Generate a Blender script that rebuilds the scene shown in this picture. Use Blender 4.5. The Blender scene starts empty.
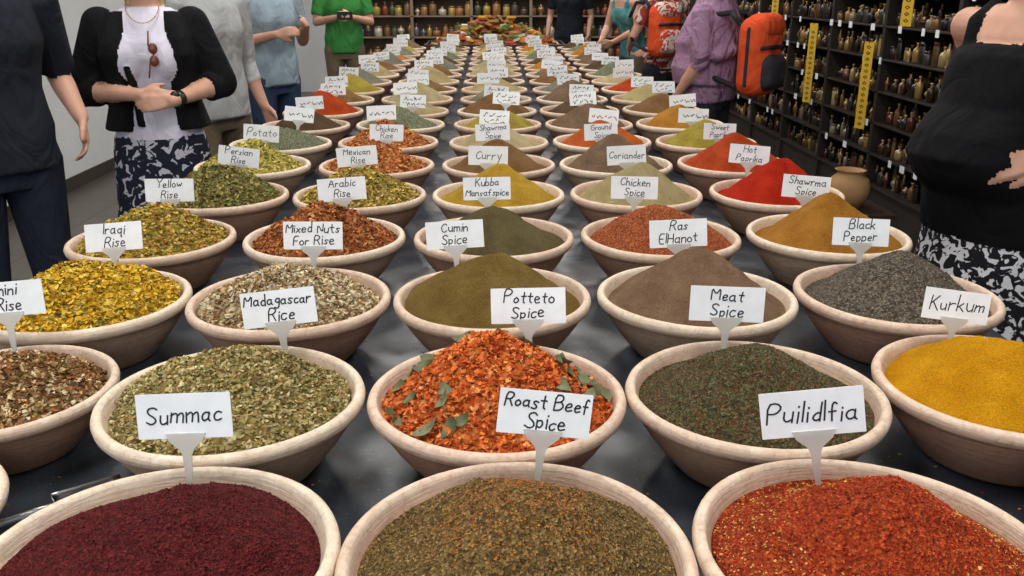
import bpy, math, random
import numpy as np
from mathutils import Vector, Matrix, noise
random.seed(7); np.random.seed(7)
scene=bpy.context.scene
COL=scene.collection
try:
    scene.view_settings.view_transform='Standard'
    scene.view_settings.look='None'
except Exception: pass

def lin(c,a=1.0):
    o=[]
    for v in c:
        v=v/255.0
        o.append(v/12.92 if v<=0.04045 else ((v+0.055)/1.055)**2.4)
    return (o[0],o[1],o[2],a)

# ---------------------------------------------------------------- helpers
def new_obj(name,mesh,parent=None,loc=(0,0,0)):
    o=bpy.data.objects.new(name,mesh); COL.objects.link(o)
    o.location=loc
    if parent: o.parent=parent
    return o
def empty(name,loc=(0,0,0),rot=(0,0,0)):
    o=bpy.data.objects.new(name,None); o.empty_display_size=.05
    COL.objects.link(o); o.location=loc; o.rotation_euler=rot
    return o
def mk_mesh(name,verts,faces,mats=(),smooth=False):
    m=bpy.data.meshes.new(name); m.from_pydata([tuple(v) for v in verts],[],[tuple(f) for f in faces]); m.update()
    for mt in mats: m.materials.append(mt)
    if smooth: m.polygons.foreach_set('use_smooth',[True]*len(m.polygons))
    return m
def set_cols(m,cols,name='Col'):
    at=m.color_attributes.new(name=name,type='FLOAT_COLOR',domain='POINT')
    at.data.foreach_set('color',np.asarray(cols,dtype=np.float32).ravel())

class NT:
    def __init__(s,name,rough=.6,metal=0.0,spec=.4):
        s.m=bpy.data.materials.new(name); s.m.use_nodes=True
        s.t=s.m.node_tree; s.n=s.t.nodes; s.l=s.t.links
        s.b=s.n['Principled BSDF']
        s.b.inputs['Roughness'].default_value=rough
        s.b.inputs['Metallic'].default_value=metal
        s.b.inputs['Specular IOR Level'].default_value=spec
        s.tc=s.n.new('ShaderNodeTexCoord')
    def node(s,t,**k):
        n=s.n.new(t)
        for a,b in k.items(): setattr(n,a,b)
        return n
    def noise(s,scale,detail=3,rough=.5,coord='Object',vec=None):
        n=s.node('ShaderNodeTexNoise'); n.inputs['Scale'].default_value=scale
        n.inputs['Detail'].default_value=detail; n.inputs['Roughness'].default_value=rough
        s.l.new(vec or s.tc.outputs[coord],n.inputs['Vector']); return n
    def vor(s,scale,feature='F1'):
        n=s.node('ShaderNodeTexVoronoi',feature=feature); n.inputs['Scale'].default_value=scale
        s.l.new(s.tc.outputs['Object'],n.inputs['Vector']); return n
    def ramp(s,fac,stops,interp='LINEAR'):
        r=s.node('ShaderNodeValToRGB'); cr=r.color_ramp; cr.interpolation=interp
        while len(cr.elements)<len(stops): cr.elements.new(.5)
        for e,(p,c) in zip(cr.elements,stops): e.position=p; e.color=c
        s.l.new(fac,r.inputs['Fac']); return r
    def mix(s,a,b,fac,blend='MIX'):
        n=s.node('ShaderNodeMix',data_type='RGBA',blend_type=blend)
        for v,i in ((fac,0),(a,6),(b,7)):
            if hasattr(v,'links'): s.l.new(v,n.inputs[i])
            else: n.inputs[i].default_value=v
        return n.outputs[2]
    def base(s,sock):
        if hasattr(sock,'links'): s.l.new(sock,s.b.inputs['Base Color'])
        else: s.b.inputs['Base Color'].default_value=sock
    def bump(s,h,strength=.4,dist=.002):
        n=s.node('ShaderNodeBump'); n.inputs['Strength'].default_value=strength; n.inputs['Distance'].default_value=dist
        s.l.new(h,n.inputs['Height']); s.l.new(n.outputs[0],s.b.inputs['Normal'])

def mul(c,k): return (min(1,c[0]*k),min(1,c[1]*k),min(1,c[2]*k),1)
def simple(name,rgb,rough=.6,metal=0,var=.15,scale=8,bump=0,bscale=60,spec=.4,bd=.002):
    m=NT(name,rough,metal,spec); c=lin(rgb)
    n=m.noise(scale,4)
    r=m.ramp(n.outputs['Fac'],[(.3,mul(c,1-var)),(.7,mul(c,1+var))])
    m.base(r.outputs['Color'])
    if bump: m.bump(m.noise(bscale,4).outputs['Fac'],bump,bd)
    return m.m

def powder_mat(name,rgb,rgb2=None,rough=.95):
    m=NT(name,rough,0,.08); c=lin(rgb); c2=lin(rgb2) if rgb2 else mul(c,.72)
    n1=m.noise(420,3,.7); n2=m.noise(14,5,.6)
    a=m.ramp(n2.outputs['Fac'],[(.36,c2),(.62,c)])
    b=m.ramp(n1.outputs['Fac'],[(.3,(.5,.5,.5,1)),(.7,(1.2,1.2,1.2,1))])
    m.base(m.mix(a.outputs['Color'],b.outputs['Color'],1.0,'MULTIPLY'))
    n3=m.noise(90,7,.8)
    m.bump(n3.outputs['Fac'],1.0,.009)
    return m.m
def coarse_mat(name,pal,scale=170):
    m=NT(name,.85,0,.15)
    v=m.vor(scale); v.inputs['Randomness'].default_value=1
    sp=m.node('ShaderNodeSeparateColor'); m.l.new(v.outputs['Color'],sp.inputs[0])
    st=[]; k=len(pal)
    for i,p in enumerate(pal): st.append((i/k,lin(p)))
    r=m.ramp(sp.outputs[0],st,'CONSTANT')
    r2=m.ramp(sp.outputs[1],[(0,(.5,.5,.5,1)),(1,(1.1,1.1,1.1,1))])
    m.base(m.mix(r.outputs['Color'],r2.outputs['Color'],1.0,'MULTIPLY'))
    m.bump(v.outputs['Distance'],.9,.006)
    return m.m
flake_m=NT('dried_flakes',.8,0,.18)
att=flake_m.node('ShaderNodeAttribute',attribute_name='Col'); flake_m.base(att.outputs['Color'])
FLAKE=flake_m.m
vc=NT('glazed_ware',.3,.25,.5)
att=vc.node('ShaderNodeAttribute',attribute_name='Col'); vc.base(att.outputs['Color']); WARE=vc.m

# clay
def clay(name,a,b,dust):
    m=NT(name,.85,0,.2)
    n=m.noise(9,5,.6); r=m.ramp(n.outputs['Fac'],[(.32,lin(a)),(.68,lin(b))])
    sx=m.node('ShaderNodeSeparateXYZ'); m.l.new(m.tc.outputs['Object'],sx.inputs[0])
    mr=m.node('ShaderNodeMapRange'); mr.inputs[1].default_value=-.020; mr.inputs[2].default_value=.003
    m.l.new(sx.outputs['Z'],mr.inputs[0])
    n2=m.noise(40,5,.7); mm=m.node('ShaderNodeMath',operation='MULTIPLY'); m.l.new(mr.outputs[0],mm.inputs[0]); m.l.new(n2.outputs['Fac'],mm.inputs[1])
    m2=m.node('ShaderNodeMath',operation='MULTIPLY'); m2.use_clamp=True; m.l.new(mm.outputs[0],m2.inputs[0]); m2.inputs[1].default_value=1.5
    c1=m.mix(r.outputs['Color'],lin(dust),m2.outputs[0])
    n4=m.noise(120,4,.7); st=m.ramp(n4.outputs['Fac'],[(.25,(.72,.68,.64,1)),(.5,(1,1,1,1))])
    m.base(m.mix(c1,st.outputs['Color'],1.0,'MULTIPLY'))
    mp=m.node('ShaderNodeMapping'); mp.inputs['Scale'].default_value=(1,1,14); m.l.new(m.tc.outputs['Object'],mp.inputs['Vector'])
    n3=m.noise(18,4,.6,vec=mp.outputs['Vector']); m.bump(n3.outputs['Fac'],.5,.004)
    return m.m
CLAYS=[clay('terracotta_clay',(168,130,106),(188,152,128),(220,202,182)),
       clay('pale_clay',(180,150,126),(200,174,150),(226,212,192)),
       clay('pink_clay',(174,132,110),(192,152,130),(220,200,180))]

# ---------------------------------------------------------------- bowls
def lathe(profile,seg,wob=0,seed=0):
    V=[];F=[]; ph=random.uniform(0,6)
    for (r,z) in profile:
        for j in range(seg):
            a=2*math.pi*j/seg
            w=1+wob*math.sin(2*a+ph)+wob*.5*math.sin(3*a+ph*2)
            V.append((r*w*math.cos(a),r*w*math.sin(a),z+(wob*.12*math.sin(3*a+ph) if z>-.05 else 0)))
    n=len(profile)
    for i in range(n-1):
        for j in range(seg):
            k=(j+1)%seg
            F.append((i*seg+j,i*seg+k,(i+1)*seg+k,(i+1)*seg+j))
    F.append(tuple(reversed(range(seg)))); F.append(tuple((n-1)*seg+j for j in range(seg)))
    return V,F
RIM=.90; TT=.785
prof=[(.02,-.115),(.108,-.115),(.116,-.112),(.122,-.105),(.140,-.084),(.160,-.058),(.175,-.034),(.180,-.024),(.182,-.021),
      (.188,-.018),(.1925,-.012),(.194,-.004),(.192,.002),(.188,.005),(.183,.0055),(.1795,.003),(.1775,-.002),(.175,-.010),
      (.163,-.035),(.138,-.065),(.09,-.09),(.02,-.098)]
BOWLS=[]
for i in range(6):
    V,F=lathe(prof,72,.006)
    BOWLS.append(mk_mesh('clay_bowl_mesh',V,F,[CLAYS[i%3]],True))

R0=.170
def hgt(x,y,H,r0,p,seed,amp,flat=0):
    # heap centre slightly off the bowl centre
    ox=.012*math.sin(seed*5.1); oy=.012*math.cos(seed*3.3)
    rb=math.hypot(x,y)/r0
    xx=x-ox*(1-rb); yy=y-oy*(1-rb)
    t=math.hypot(xx,yy)/r0
    ang=math.atan2(yy,xx)
    t2=t*(1+.07*math.sin(2*ang+seed)+.06*math.sin(3*ang+seed*1.7)+.03*math.sin(5*ang+seed*2.9))
    t2=min(t2,1.0) if t<1 else 1
    e=.11
    c=(math.sqrt(t2**2+e*e)-e)/(math.sqrt(1+e*e)-e)
    h=H*(1-c**p)
    v=Vector((x*28+seed*3.1,y*28,seed))
    rid=1-abs(noise.noise(v*.8+Vector((5,1,2))))*2
    nz=noise.noise(v*.45)*1.5+noise.noise(v)*.8+rid*.7-.4+noise.noise(v*2.7)*.5+noise.noise(v*6)*.35
    edge=min(1,max(0,(1-t)*5))
    return h+nz*amp*edge-.016
def heap_mesh(H,p,seed,amp,nr=40,na=96,r0=R0+.002):
    V=[(0,0,hgt(0,0,H,r0,p,seed,amp))];F=[]
    for i in range(1,nr+1):
        r=r0*i/nr
        for j in range(na):
            a=2*math.pi*j/na; x=r*math.cos(a);y=r*math.sin(a)
            V.append((x,y,hgt(x,y,H,r0,p,seed,amp)))
    for j in range(na): F.append((0,1+j,1+(j+1)%na))
    for i in range(nr-1):
        for j in range(na):
            k=(j+1)%na; a=1+i*na; b=1+(i+1)*na
            F.append((a+j,b+j,b+k,a+k))
    return V,F
def flakes_mesh(name,pal,n,size,H,p,seed,amp,r0=R0+.001,weights=None,asp=(.35,.8),thick=.5,lift=.002,cap=None,edge=None,tiltk=1):
    pal=[lin(c)[:3] for c in pal]
    if cap: cap=[lin(c)[:3] for c in cap]
    if edge: edge=[lin(c)[:3] for c in edge]
    V=[];F=[];C=[]
    rs=random.Random(seed*13+5)
    for i in range(n):
        r=r0*math.sqrt(rs.random()); a=rs.random()*6.2832
        x=r*math.cos(a);y=r*math.sin(a)
        z=hgt(x,y,H,r0,p,seed,amp)+rs.uniform(0,lift)
        s=size*rs.uniform(.5,1.35)*.5; w=s*rs.uniform(*asp)
        rn=r/r0+noise.noise(Vector((x*22,y*22,seed)))*.22
        incap=cap and rn<.60+rs.gauss(0,.07)
        if incap: s*=.72; w*=.72
        M=Matrix.Rotation(rs.random()*6.28,3,'Z')@Matrix.Rotation(rs.gauss(0,.6)*tiltk,3,'X')@Matrix.Rotation(rs.gauss(0,.55)*tiltk,3,'Y')
        b=len(V); cu=s*rs.uniform(-.5,.5)*thick*2
        for q in ((-s,-w*.6,cu),(0,-w,-cu*.3),(s,-w*.4,cu),(s*.8,w*.7,cu*.6),(0,w,-cu*.2+s*.1),(-s*.9,w*.5,cu)):
            v=M@Vector(q); V.append((x+v.x,y+v.y,z+v.z))
        F+= [(b,b+1,b+4,b+5),(b+1,b+2,b+3,b+4)]
        c=rs.choices(pal,weights)[0]
        if incap: c=rs.choice(cap)
        if edge and rn>.62+rs.gauss(0,.12) and rs.random()<.4: c=rs.choice(edge)
        k=rs.uniform(.6,1.2)*(1+.25*noise.noise(Vector((x*30,y*30,seed+9))))
        C+= [(min(1,c[0]*k),min(1,c[1]*k),min(1,c[2]*k),1)]*6
    m=mk_mesh(name,V,F,[FLAKE]); set_cols(m,C); return m

def S(kind,pal,H=.095,p=1.15,size=.007,n=5000,amp=.002,w=None,asp=(.35,.8),cap=None,edge=None):
    return dict(kind=kind,pal=pal,H=H,p=p,size=size,n=n,amp=amp,w=w,asp=asp,cap=cap,edge=edge)
P='powder';C_='flake'
SP={
'sumac':S('grain',[(92,26,28),(78,20,24),(104,34,34)],.066,1.3,.0026,9000,.006,None,(.5,.9)),
'roast':S('grain',[(122,98,56),(106,82,44),(150,122,76),(88,70,40)],.092,1.15,.0032,11000,.005,None,(.5,.9),[(176,112,50),(160,98,42),(150,92,40)]),
'chili':S('grain',[(164,58,24),(144,44,16),(180,78,38)],.088,1.1,.003,9000,.005,None,(.5,.9),None,[(206,158,84),(192,140,66)]),
'minirice':S(C_,[(138,98,58),(180,146,100),(104,72,42),(204,184,148),(146,82,44),(120,110,56)],.075,1.3,.011,4000,.005,[4,3,4,2,1,1]),
'madag':S(C_,[(160,142,84),(178,160,106),(128,120,70),(140,116,66),(194,180,134)],.085,1.25,.0075,9000,.006),
'potteto':S(C_,[(200,96,40),(216,120,56),(172,72,30),(226,150,90)],.11,1.15,.0105,7500,.006,[4,3,2,1]),
'meat':S('grain',[(88,84,54),(70,66,44),(108,102,68),(108,68,42)],.085,1.15,.0034,11000,.003,[4,4,3,1]),
'kurkum':S(P,[(234,170,28),(212,146,16)],.085,1.15,amp=.0055),
'iraqi':S(C_,[(220,180,50),(202,156,38),(230,200,92),(170,134,46),(126,112,48)],.085,1.3,.0115,5000,.007,[4,4,3,1,1]),
'nuts':S(C_,[(200,184,148),(178,150,106),(218,206,176),(150,114,74),(120,88,58)],.078,1.35,.009,7500,.005,[4,3,3,2,1]),
'cumin':S(P,[(138,114,62),(118,94,46)],.11,1.08,amp=.004),
'ras':S(P,[(146,118,94),(126,98,76)],.11,1.08,amp=.004),
'pepper':S('grain',[(116,106,92),(92,84,74),(136,124,108),(74,68,60)],.10,1.15,.0027,9000,.003),
'yellowrise':S(C_,[(194,164,68),(172,138,52),(206,184,104),(130,128,60),(160,110,52)],.10,1.2,.0105,4500,.006),
'orangenut':S(C_,[(176,106,56),(150,80,40),(198,136,84),(122,72,42)],.10,1.2,.010,4500,.006),
'olive':S(P,[(110,98,66),(90,80,52)],.085,1.15,amp=.004),
'redor':S('grain',[(174,92,52),(150,72,38),(186,110,66)],.09,1.2,.004,5000,.004),
'ochre':S(P,[(184,130,54),(162,108,40)],.12,1.02,amp=.004),
'greenleaf':S(C_,[(120,118,62),(100,102,52),(144,138,80),(174,156,92),(112,92,54)],.105,1.2,.0115,3600,.007),
'chick':S(C_,[(194,166,70),(146,134,66),(124,100,56),(210,180,100)],.095,1.2,.0115,3600,.006),
'mustard':S(P,[(196,158,58),(174,134,42)],.105,1.08,amp=.004),
'khaki':S(P,[(182,166,122),(162,146,102)],.11,1.02,amp=.0035),
'paprika':S(P,[(192,50,26),(168,36,18)],.12,1.02,amp=.0045),
'ygreen':S(C_,[(188,172,80),(156,150,70),(200,184,106)],.095,1.2,.013,2200,.006),
'orangefl':S(C_,[(188,116,60),(168,92,46),(202,148,92)],.095,1.2,.013,2200,.006),
'brown':S(P,[(136,104,68),(116,84,52)],.105,1.08,amp=.0035),
'taupe':S(P,[(132,108,86),(110,90,70)],.12,1.02,amp=.0035),
'redorp':S(P,[(188,78,38),(162,60,26)],.12,1.02,amp=.0035),
'graygreen':S('grain',[(124,130,104),(102,108,86),(150,150,120)],.08,1.2,.006,2600,.004),
'beige':S(P,[(188,174,136),(166,150,110)],.09,1.1),
'orangep':S(P,[(194,102,46),(172,82,34)],.10,1.1),
'yolive':S(P,[(170,154,70),(148,130,52)],.10,1.1),
'darkbrown':S(P,[(96,76,56),(78,60,44)],.10,1.1),
'gray':S(P,[(134,132,120),(112,110,98)],.09,1.1),
}
mats={}
for k,d in SP.items():
    if d['kind']==P: mats[k]=powder_mat(k+'_powder',d['pal'][0],d['pal'][1])
    elif d['kind']=='grain': mats[k]=coarse_mat(k+'_grains',d['pal'],300)
    else: mats[k]=coarse_mat(k+'_flakes',d['pal'],120)
FARH=[]
for i in range(4):
    V,F=heap_mesh([.09,.105,.08,.10][i],[1.12,1.05,1.25,1.15][i],i*2.3,.0045,18,48)
    m=mk_mesh('heap_far',V,F,[mats['ochre']],True); FARH.append(m)

cnt=[0]; BASES=[]
def bowl(x,y,spice,scale=1.0,near=True):
    cnt[0]+=1; i=cnt[0]; BASES.append((x,y,scale))
    e=empty('spice_bowl',(x,y,TT)); 
    dz=(RIM-TT)
    b=new_obj('clay_bowl',BOWLS[i%6],e,(0,0,dz*scale)); b.rotation_euler[2]=random.uniform(0,6); b.scale=(scale,scale,scale)
    d=SP[spice]
    if near:
        seed=i*1.37
        V,F=heap_mesh(d['H'],d['p'],seed,d['amp'],56 if y<2.3 else 30,140 if y<2.3 else 64)
        m=mk_mesh('spice_heap',V,F,[mats[spice]],True)
        h=new_obj('spice_heap',m,e,(0,0,dz*scale)); h.scale=(scale,)*3
        if d['kind']!=P:
            fm=flakes_mesh('spice_pieces',d['pal'],d['n'],d['size'],d['H'],d['p'],seed,d['amp'],weights=d['w'],asp=d['asp'],
                lift=.004 if d['kind']==C_ else .0010,thick=.5 if d['kind']==C_ else .3,cap=d['cap'],edge=d['edge'],tiltk=1 if d['kind']==C_ else .8)
            f=new_obj('spice_pieces',fm,e,(0,0,dz*scale)); f.scale=(scale,)*3
        return e,seed
    h=new_obj('spice_heap',FARH[i%4],e,(0,0,dz)); h.rotation_euler[2]=random.uniform(0,6)
    h.scale=(1,1,random.uniform(.8,1.2))
    h.material_slots[0].link='OBJECT'; h.material_slots[0].material=mats[spice]
    return e,0

# ---------------------------------------------------------------- labels
GL={
'A':'0,0 3,10 6,0;1,4 5,4','B':'0,0 0,10 4,10 5,8 4,5.5 0,5;4,5.5 6,3 4,0 0,0','C':'6,8 4,10 1,8 0,5 1,1 4,0 6,2',
'E':'5,10 0,10 0,0 5,0;0,5 4,5','F':'0,0 0,10 5,10;0,5 4,5','G':'6,8 4,10 1,8 0,5 1,1 4,0 6,2 6,5 3,5','H':'0,0 0,10;6,0 6,10;0,5 6,5',
'I':'1,0 1,10','K':'0,0 0,10;5,10 0,4;1.5,5.5 5.5,0','M':'0,0 0,10 3.5,4 7,10 7,0','N':'0,0 0,10 6,0 6,10','P':'0,0 0,10 4,10 6,8 4,5 0,5',
'R':'0,0 0,10 4,10 6,8 4,5 0,5;3,5 6,0','S':'6,8.5 4,10 1,9 1,6.5 5,4 5.5,1.5 3,0 0,1.5','Y':'0,10 3,5 6,10;3,5 3,0',
'a':'4,4 2.5,5.2 .5,4 0,2 1.5,0 4,1.5;4,5 4,1 5,0','b':'0,10 0,0;0,4 2.5,5 4,3 3,0 0,.5','c':'4,4.5 2,5 0,3 .5,.5 2.5,0 4,1',
'd':'4,10 4,0;4,4 2,5 0,2.5 1.5,0 4,1','e':'0,2.5 4,3 3,5 1,5 0,2.5 1,0 4,.8','f':'4,9 2.5,10 1.5,8 1.5,0;0,5 3.5,5',
'g':'4,4 2,5 0,3 2,1 4,2;4,5 4,-2 2.5,-4 0,-3','h':'0,10 0,0;0,3.5 2.5,5 4,4 4,0','i':'.5,5 .5,0;.5,7 .7,7.6','k':'0,10 0,0;3.5,5 0,2.2;1.2,3 4,0',
'l':'.5,10 .5,0','m':'0,5 0,0;0,3.5 2,5 3,4 3,0;3,3.5 5,5 6,4 6,0','n':'0,5 0,0;0,3.5 2.5,5 4,4 4,0','o':'2,5 0,3.5 0,1.5 2,0 4,1.5 4,3.5 2,5',
'p':'0,5 0,-4;0,4 2.5,5 4,3 2.5,0 0,1','q':'4,4 2,5 0,3 1.5,0 4,1.5;4,5 4,-4 5,-3','r':'0,5 0,0;0,3 2,5 3.5,4.5','s':'4,4.3 2,5 .5,4 3.5,1.5 2,0 0,.8',
't':'2,8.5 2,1 3.5,0;0,5.5 4,5.5','u':'0,5 0,1.5 1.5,0 4,1.5;4,5 4,0','w':'0,5 1.5,0 3,4 4.5,0 6,5','x':'0,5 4,0;4,5 0,0','y':'0,5 2,1;4,5 1,-4'}
def strokes(txt):
    x=0; out=[]; drift=random.uniform(-.05,.05)
    for ch in txt:
        if ch==' ': x+=4; continue
        mx=0; jy=random.uniform(-.5,.5)+drift*x; ks=random.uniform(.9,1.15); sh=random.uniform(.06,.2)
        for st in GL[ch].split(';'):
            pts=[tuple(float(q) for q in p.split(',')) for p in st.split()]
            pts=[(a+random.uniform(-.22,.22),b+random.uniform(-.22,.22)) for a,b in pts]
            mx=max(mx,max(p[0] for p in pts)*ks)
            if len(pts)>2:
                sm=[pts[0]]
                for i in range(1,len(pts)-1):
                    a,b,c=pts[i-1],pts[i],pts[i+1]
                    sm+=[(b[0]*.75+a[0]*.25,b[1]*.75+a[1]*.25),(b[0]*.75+c[0]*.25,b[1]*.75+c[1]*.25)]
                sm.append(pts[-1]); pts=sm
            out.append([(x+px*ks+py*sh,py*ks+jy) for px,py in pts])
        x+=mx+random.uniform(1.5,2.1)
    return out,x-1.9
def ribbon(lines,w):
    V=[];F=[]
    for pts in lines:
        for a,b in zip(pts,pts[1:]):
            d=Vector((b[0]-a[0],b[1]-a[1])); L=d.length
            if L<1e-6: continue
            d/=L; n=Vector((-d.y,d.x))*w/2; e=d*w*.35; i=len(V)
            for q in (Vector(a)-e-n,Vector(b)+e-n,Vector(b)+e+n,Vector(a)-e+n): V.append((q.x,-.0013-.00001*(i%7),q.y))
            F.append((i,i+1,i+2,i+3))
    return V,F
INK=simple('black_marker_ink',(26,26,32),.6,var=.1)
pm=NT('white_card',.6,0,.25); pm.base(pm.ramp(pm.noise(20).outputs['Fac'],[(.3,lin((214,217,220))),(.7,lin((232,234,236)))]).outputs['Color']); CARD=pm.m
hm=NT('clear_plastic_holder',.35,0,.5); hm.base(lin((210,206,200))); hm.b.inputs['Transmission Weight'].default_value=.45; HOLD=hm.m
W0,H0=.122,.058
def card_mesh(w,h):
    r=.0012; out=[]
    for cx,cz,a0 in ((w/2-r,h/2-r,0),(-w/2+r,h/2-r,90),(-w/2+r,-h/2+r,180),(w/2-r,-h/2+r,270)):
        for k in range(4):
            a=math.radians(a0+30*k); out.append((cx+r*math.cos(a),cz+r*math.sin(a)))
    n=len(out)
    V=[(x,-.0008,z) for x,z in out]+[(x,.0008,z) for x,z in out]
    F=[tuple(range(n))[::-1],tuple(range(n,2*n))]+[(i,(i+1)%n,n+(i+1)%n,n+i) for i in range(n)]
    return mk_mesh('card',V,F,[CARD])
def holder_mesh(h,L):
    pts=[(-.026,-h/2+.007),(.026,-h/2+.007),(.022,-h/2-.003),(.0095,-h/2-.014),(.006,-h/2-.022),(.0042,-h/2-.050),(.001,-h/2-L),(-.001,-h/2-L),(-.0042,-h/2-.050),(-.006,-h/2-.022),(-.0095,-h/2-.014),(-.022,-h/2-.003)]
    n=len(pts)
    V=[(x,-.0024,z) for x,z in pts]+[(x,-.0002,z) for x,z in pts]
    F=[tuple(range(n)),tuple(range(n,2*n))[::-1]]+[(i,n+i,n+(i+1)%n,(i+1)%n) for i in range(n)]
    return mk_mesh('holder',V,F,[HOLD])
CARDM=card_mesh(W0,H0); HOLDM=holder_mesh(H0,.085)
SCR=[]
for k in range(6):
    L=[]
    for row in range(2 if k%2 else 1):
        z0=(.010-.024*row) if k%2 else -.004; x=-.048+random.uniform(0,.012)
        while x<.042:
            pts=[];n=random.randint(3,6)
            for q in range(n): pts.append((x,z0+random.uniform(-.008,.010))); x+=random.uniform(.003,.006)
            L.append(pts); x+=.003
    V,F=ribbon(L,.0028); SCR.append(mk_mesh('lettering',V,F,[INK]))
def label(x,y,lines,z=None,tilt=None,roll=None,yaw=None,scale=1.0,tk=1):
    z=.986 if z is None else z
    e=empty('spice_label',(x,y,z),(math.radians(random.uniform(-18,-6) if tilt is None else tilt),math.radians(random.uniform(-7,7) if roll is None else roll),math.radians(random.uniform(-14,14) if yaw is None else yaw)))
    e.scale=(scale,)*3
    new_obj('card',CARDM,e); new_obj('holder',HOLDM,e)
    if lines is None:
        new_obj('lettering',SCR[random.randrange(6)],e); return e
    allL=[]; n=len(lines); lh=H0/(n+.2)
    for i,t in enumerate(lines):
        st,w=strokes(t); hh=(H0*.46*tk if n==1 else H0*.345); sc=min(hh/10,(W0*.90)/w)
        zc=(H0/2-lh*(i+.62))-sc*4.2+.002
        if n==1: zc=-sc*4
        x0=-w*sc/2+random.uniform(-.002,.002)
        allL+=[[(x0+a*sc,zc+b*sc) for a,b in s] for s in st]
    V,F=ribbon(allL,.0022)
    new_obj('lettering',mk_mesh('lettering',V,F,[INK]),e)
    return e

# ---------------------------------------------------------------- layout on the table
rows=[
 (.80,[(-.362,'sumac',['Summac'],-.006,-3),(.024,'roast',['Roast Beef','Spice'],.038,8),(.412,'chili',['Puilidlfia'],-.026,-8)]),
 (1.195,[(-.388,'madag',['Madagascar','Rice'],.042,-7),(.006,'potteto',['Potteto','Spice'],.052,-3),(.394,'meat',['Meat','Spice'],-.01,2)]),
 (1.63,[(-.79,'iraqi',['Iraqi','Rise'],.005,-5),(-.395,'nuts',['Mixed Nuts','For Rise'],.022,1),(0,'cumin',['Cumin','Spice'],-.078,-5),(.402,'ras',['Ras','ElHanot'],-.01,-2),(.80,'pepper',['Black','Pepper'],-.02,3)]),
 (2.07,[(-.82,'yellowrise',['Yellow','Rise'],-.0,0),(-.405,'orangenut',['Arabic','Rise'],.022,-3),(.005,'olive',['Kubba','Mansafspice'],-.017,0),(.412,'redor',['Chicken','Spice'],-.044,2),(.824,'ochre',['Shawrma','Spice'],-.01,4)]),
 (2.53,[(-.79,'greenleaf',['Persian','Rise'],.022,8),(-.385,'chick',['Mexican','Rise'],-.025,-4),(.02,'mustard',['Curry'],-.03,0),(.425,'khaki',['Coriander'],-.01,-2),(.84,'paprika',['Hot','Paprika'],-.045,4)]),
 (2.98,[(-.81,'ygreen',['Potato'],.0,5),(-.39,'orangefl',['Chicken','Rise'],.02,0),(.025,'brown',['Shawrma','Spice'],-.02,-2),(.425,'taupe',['Ground','Spice'],-.035,0),(.835,'redorp',['Sweet','Paprika'],-.02,3)]),
]
nearset={}
for D,items in rows:
    for (x,sp,txt,dx,roll) in items:
        e,seed=bowl(x,D,sp)
        if sp=='potteto': nearset['p']=(e,seed)
        dy=.150
        if D<1:
            ps={'sumac':(-12,-3,-3,.94,.995),'roast':(-14,8,4,.93,.993),'chili':(-8,-9,-8,1.0,.990)}[sp]
            label(x+dx,D+dy,txt,tilt=ps[0],roll=ps[1],yaw=ps[2],scale=ps[3],tk=.9,z=ps[4])
        else: label(x+dx,D+dy,txt,roll=roll,yaw=random.uniform(-9,9),scale=1.0)
bowl(-.765,1.262,'minirice',.88); label(-.81,1.40,['mini','Rise'],roll=-4,z=.985,yaw=3)
bowl(-.765,.915,'beige',.86)
bowl(.788,1.215,'kurkum'); label(.776,1.365,['Kurkum'],roll=7,yaw=-4,scale=.90,z=.972)
bowl(.81,.815,'brown')
far_cols=['graygreen','orangefl','beige','orangep','yolive',
 'darkbrown','graygreen','yolive','taupe','ochre',
 'redorp','khaki','brown','darkbrown','brown',
 'brown','beige','gray','taupe','khaki',
 'yolive','brown','khaki','gray','redorp',
 'gray','khaki','darkbrown','brown','beige',
 'khaki','brown','beige','taupe','graygreen',
 'brown','gray','khaki','ochre','darkbrown']
dull=['khaki','brown','taupe','gray','graygreen','beige','darkbrown','ochre','yolive','redorp']
k=0
D=3.44
while D<9.3:
    for x in (-.815,-.395,.025,.432,.838):
        xx=x+random.uniform(-.006,.006); yy=D+random.uniform(-.02,.02)
        bowl(xx,yy,far_cols[k%len(far_cols)] if k<40 else random.choice(dull),near=(k<5)); k+=1
        label(xx+random.uniform(-.05,.05),yy+.15,None,z=.985+random.uniform(-.012,.012))
    D+=.455

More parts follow.
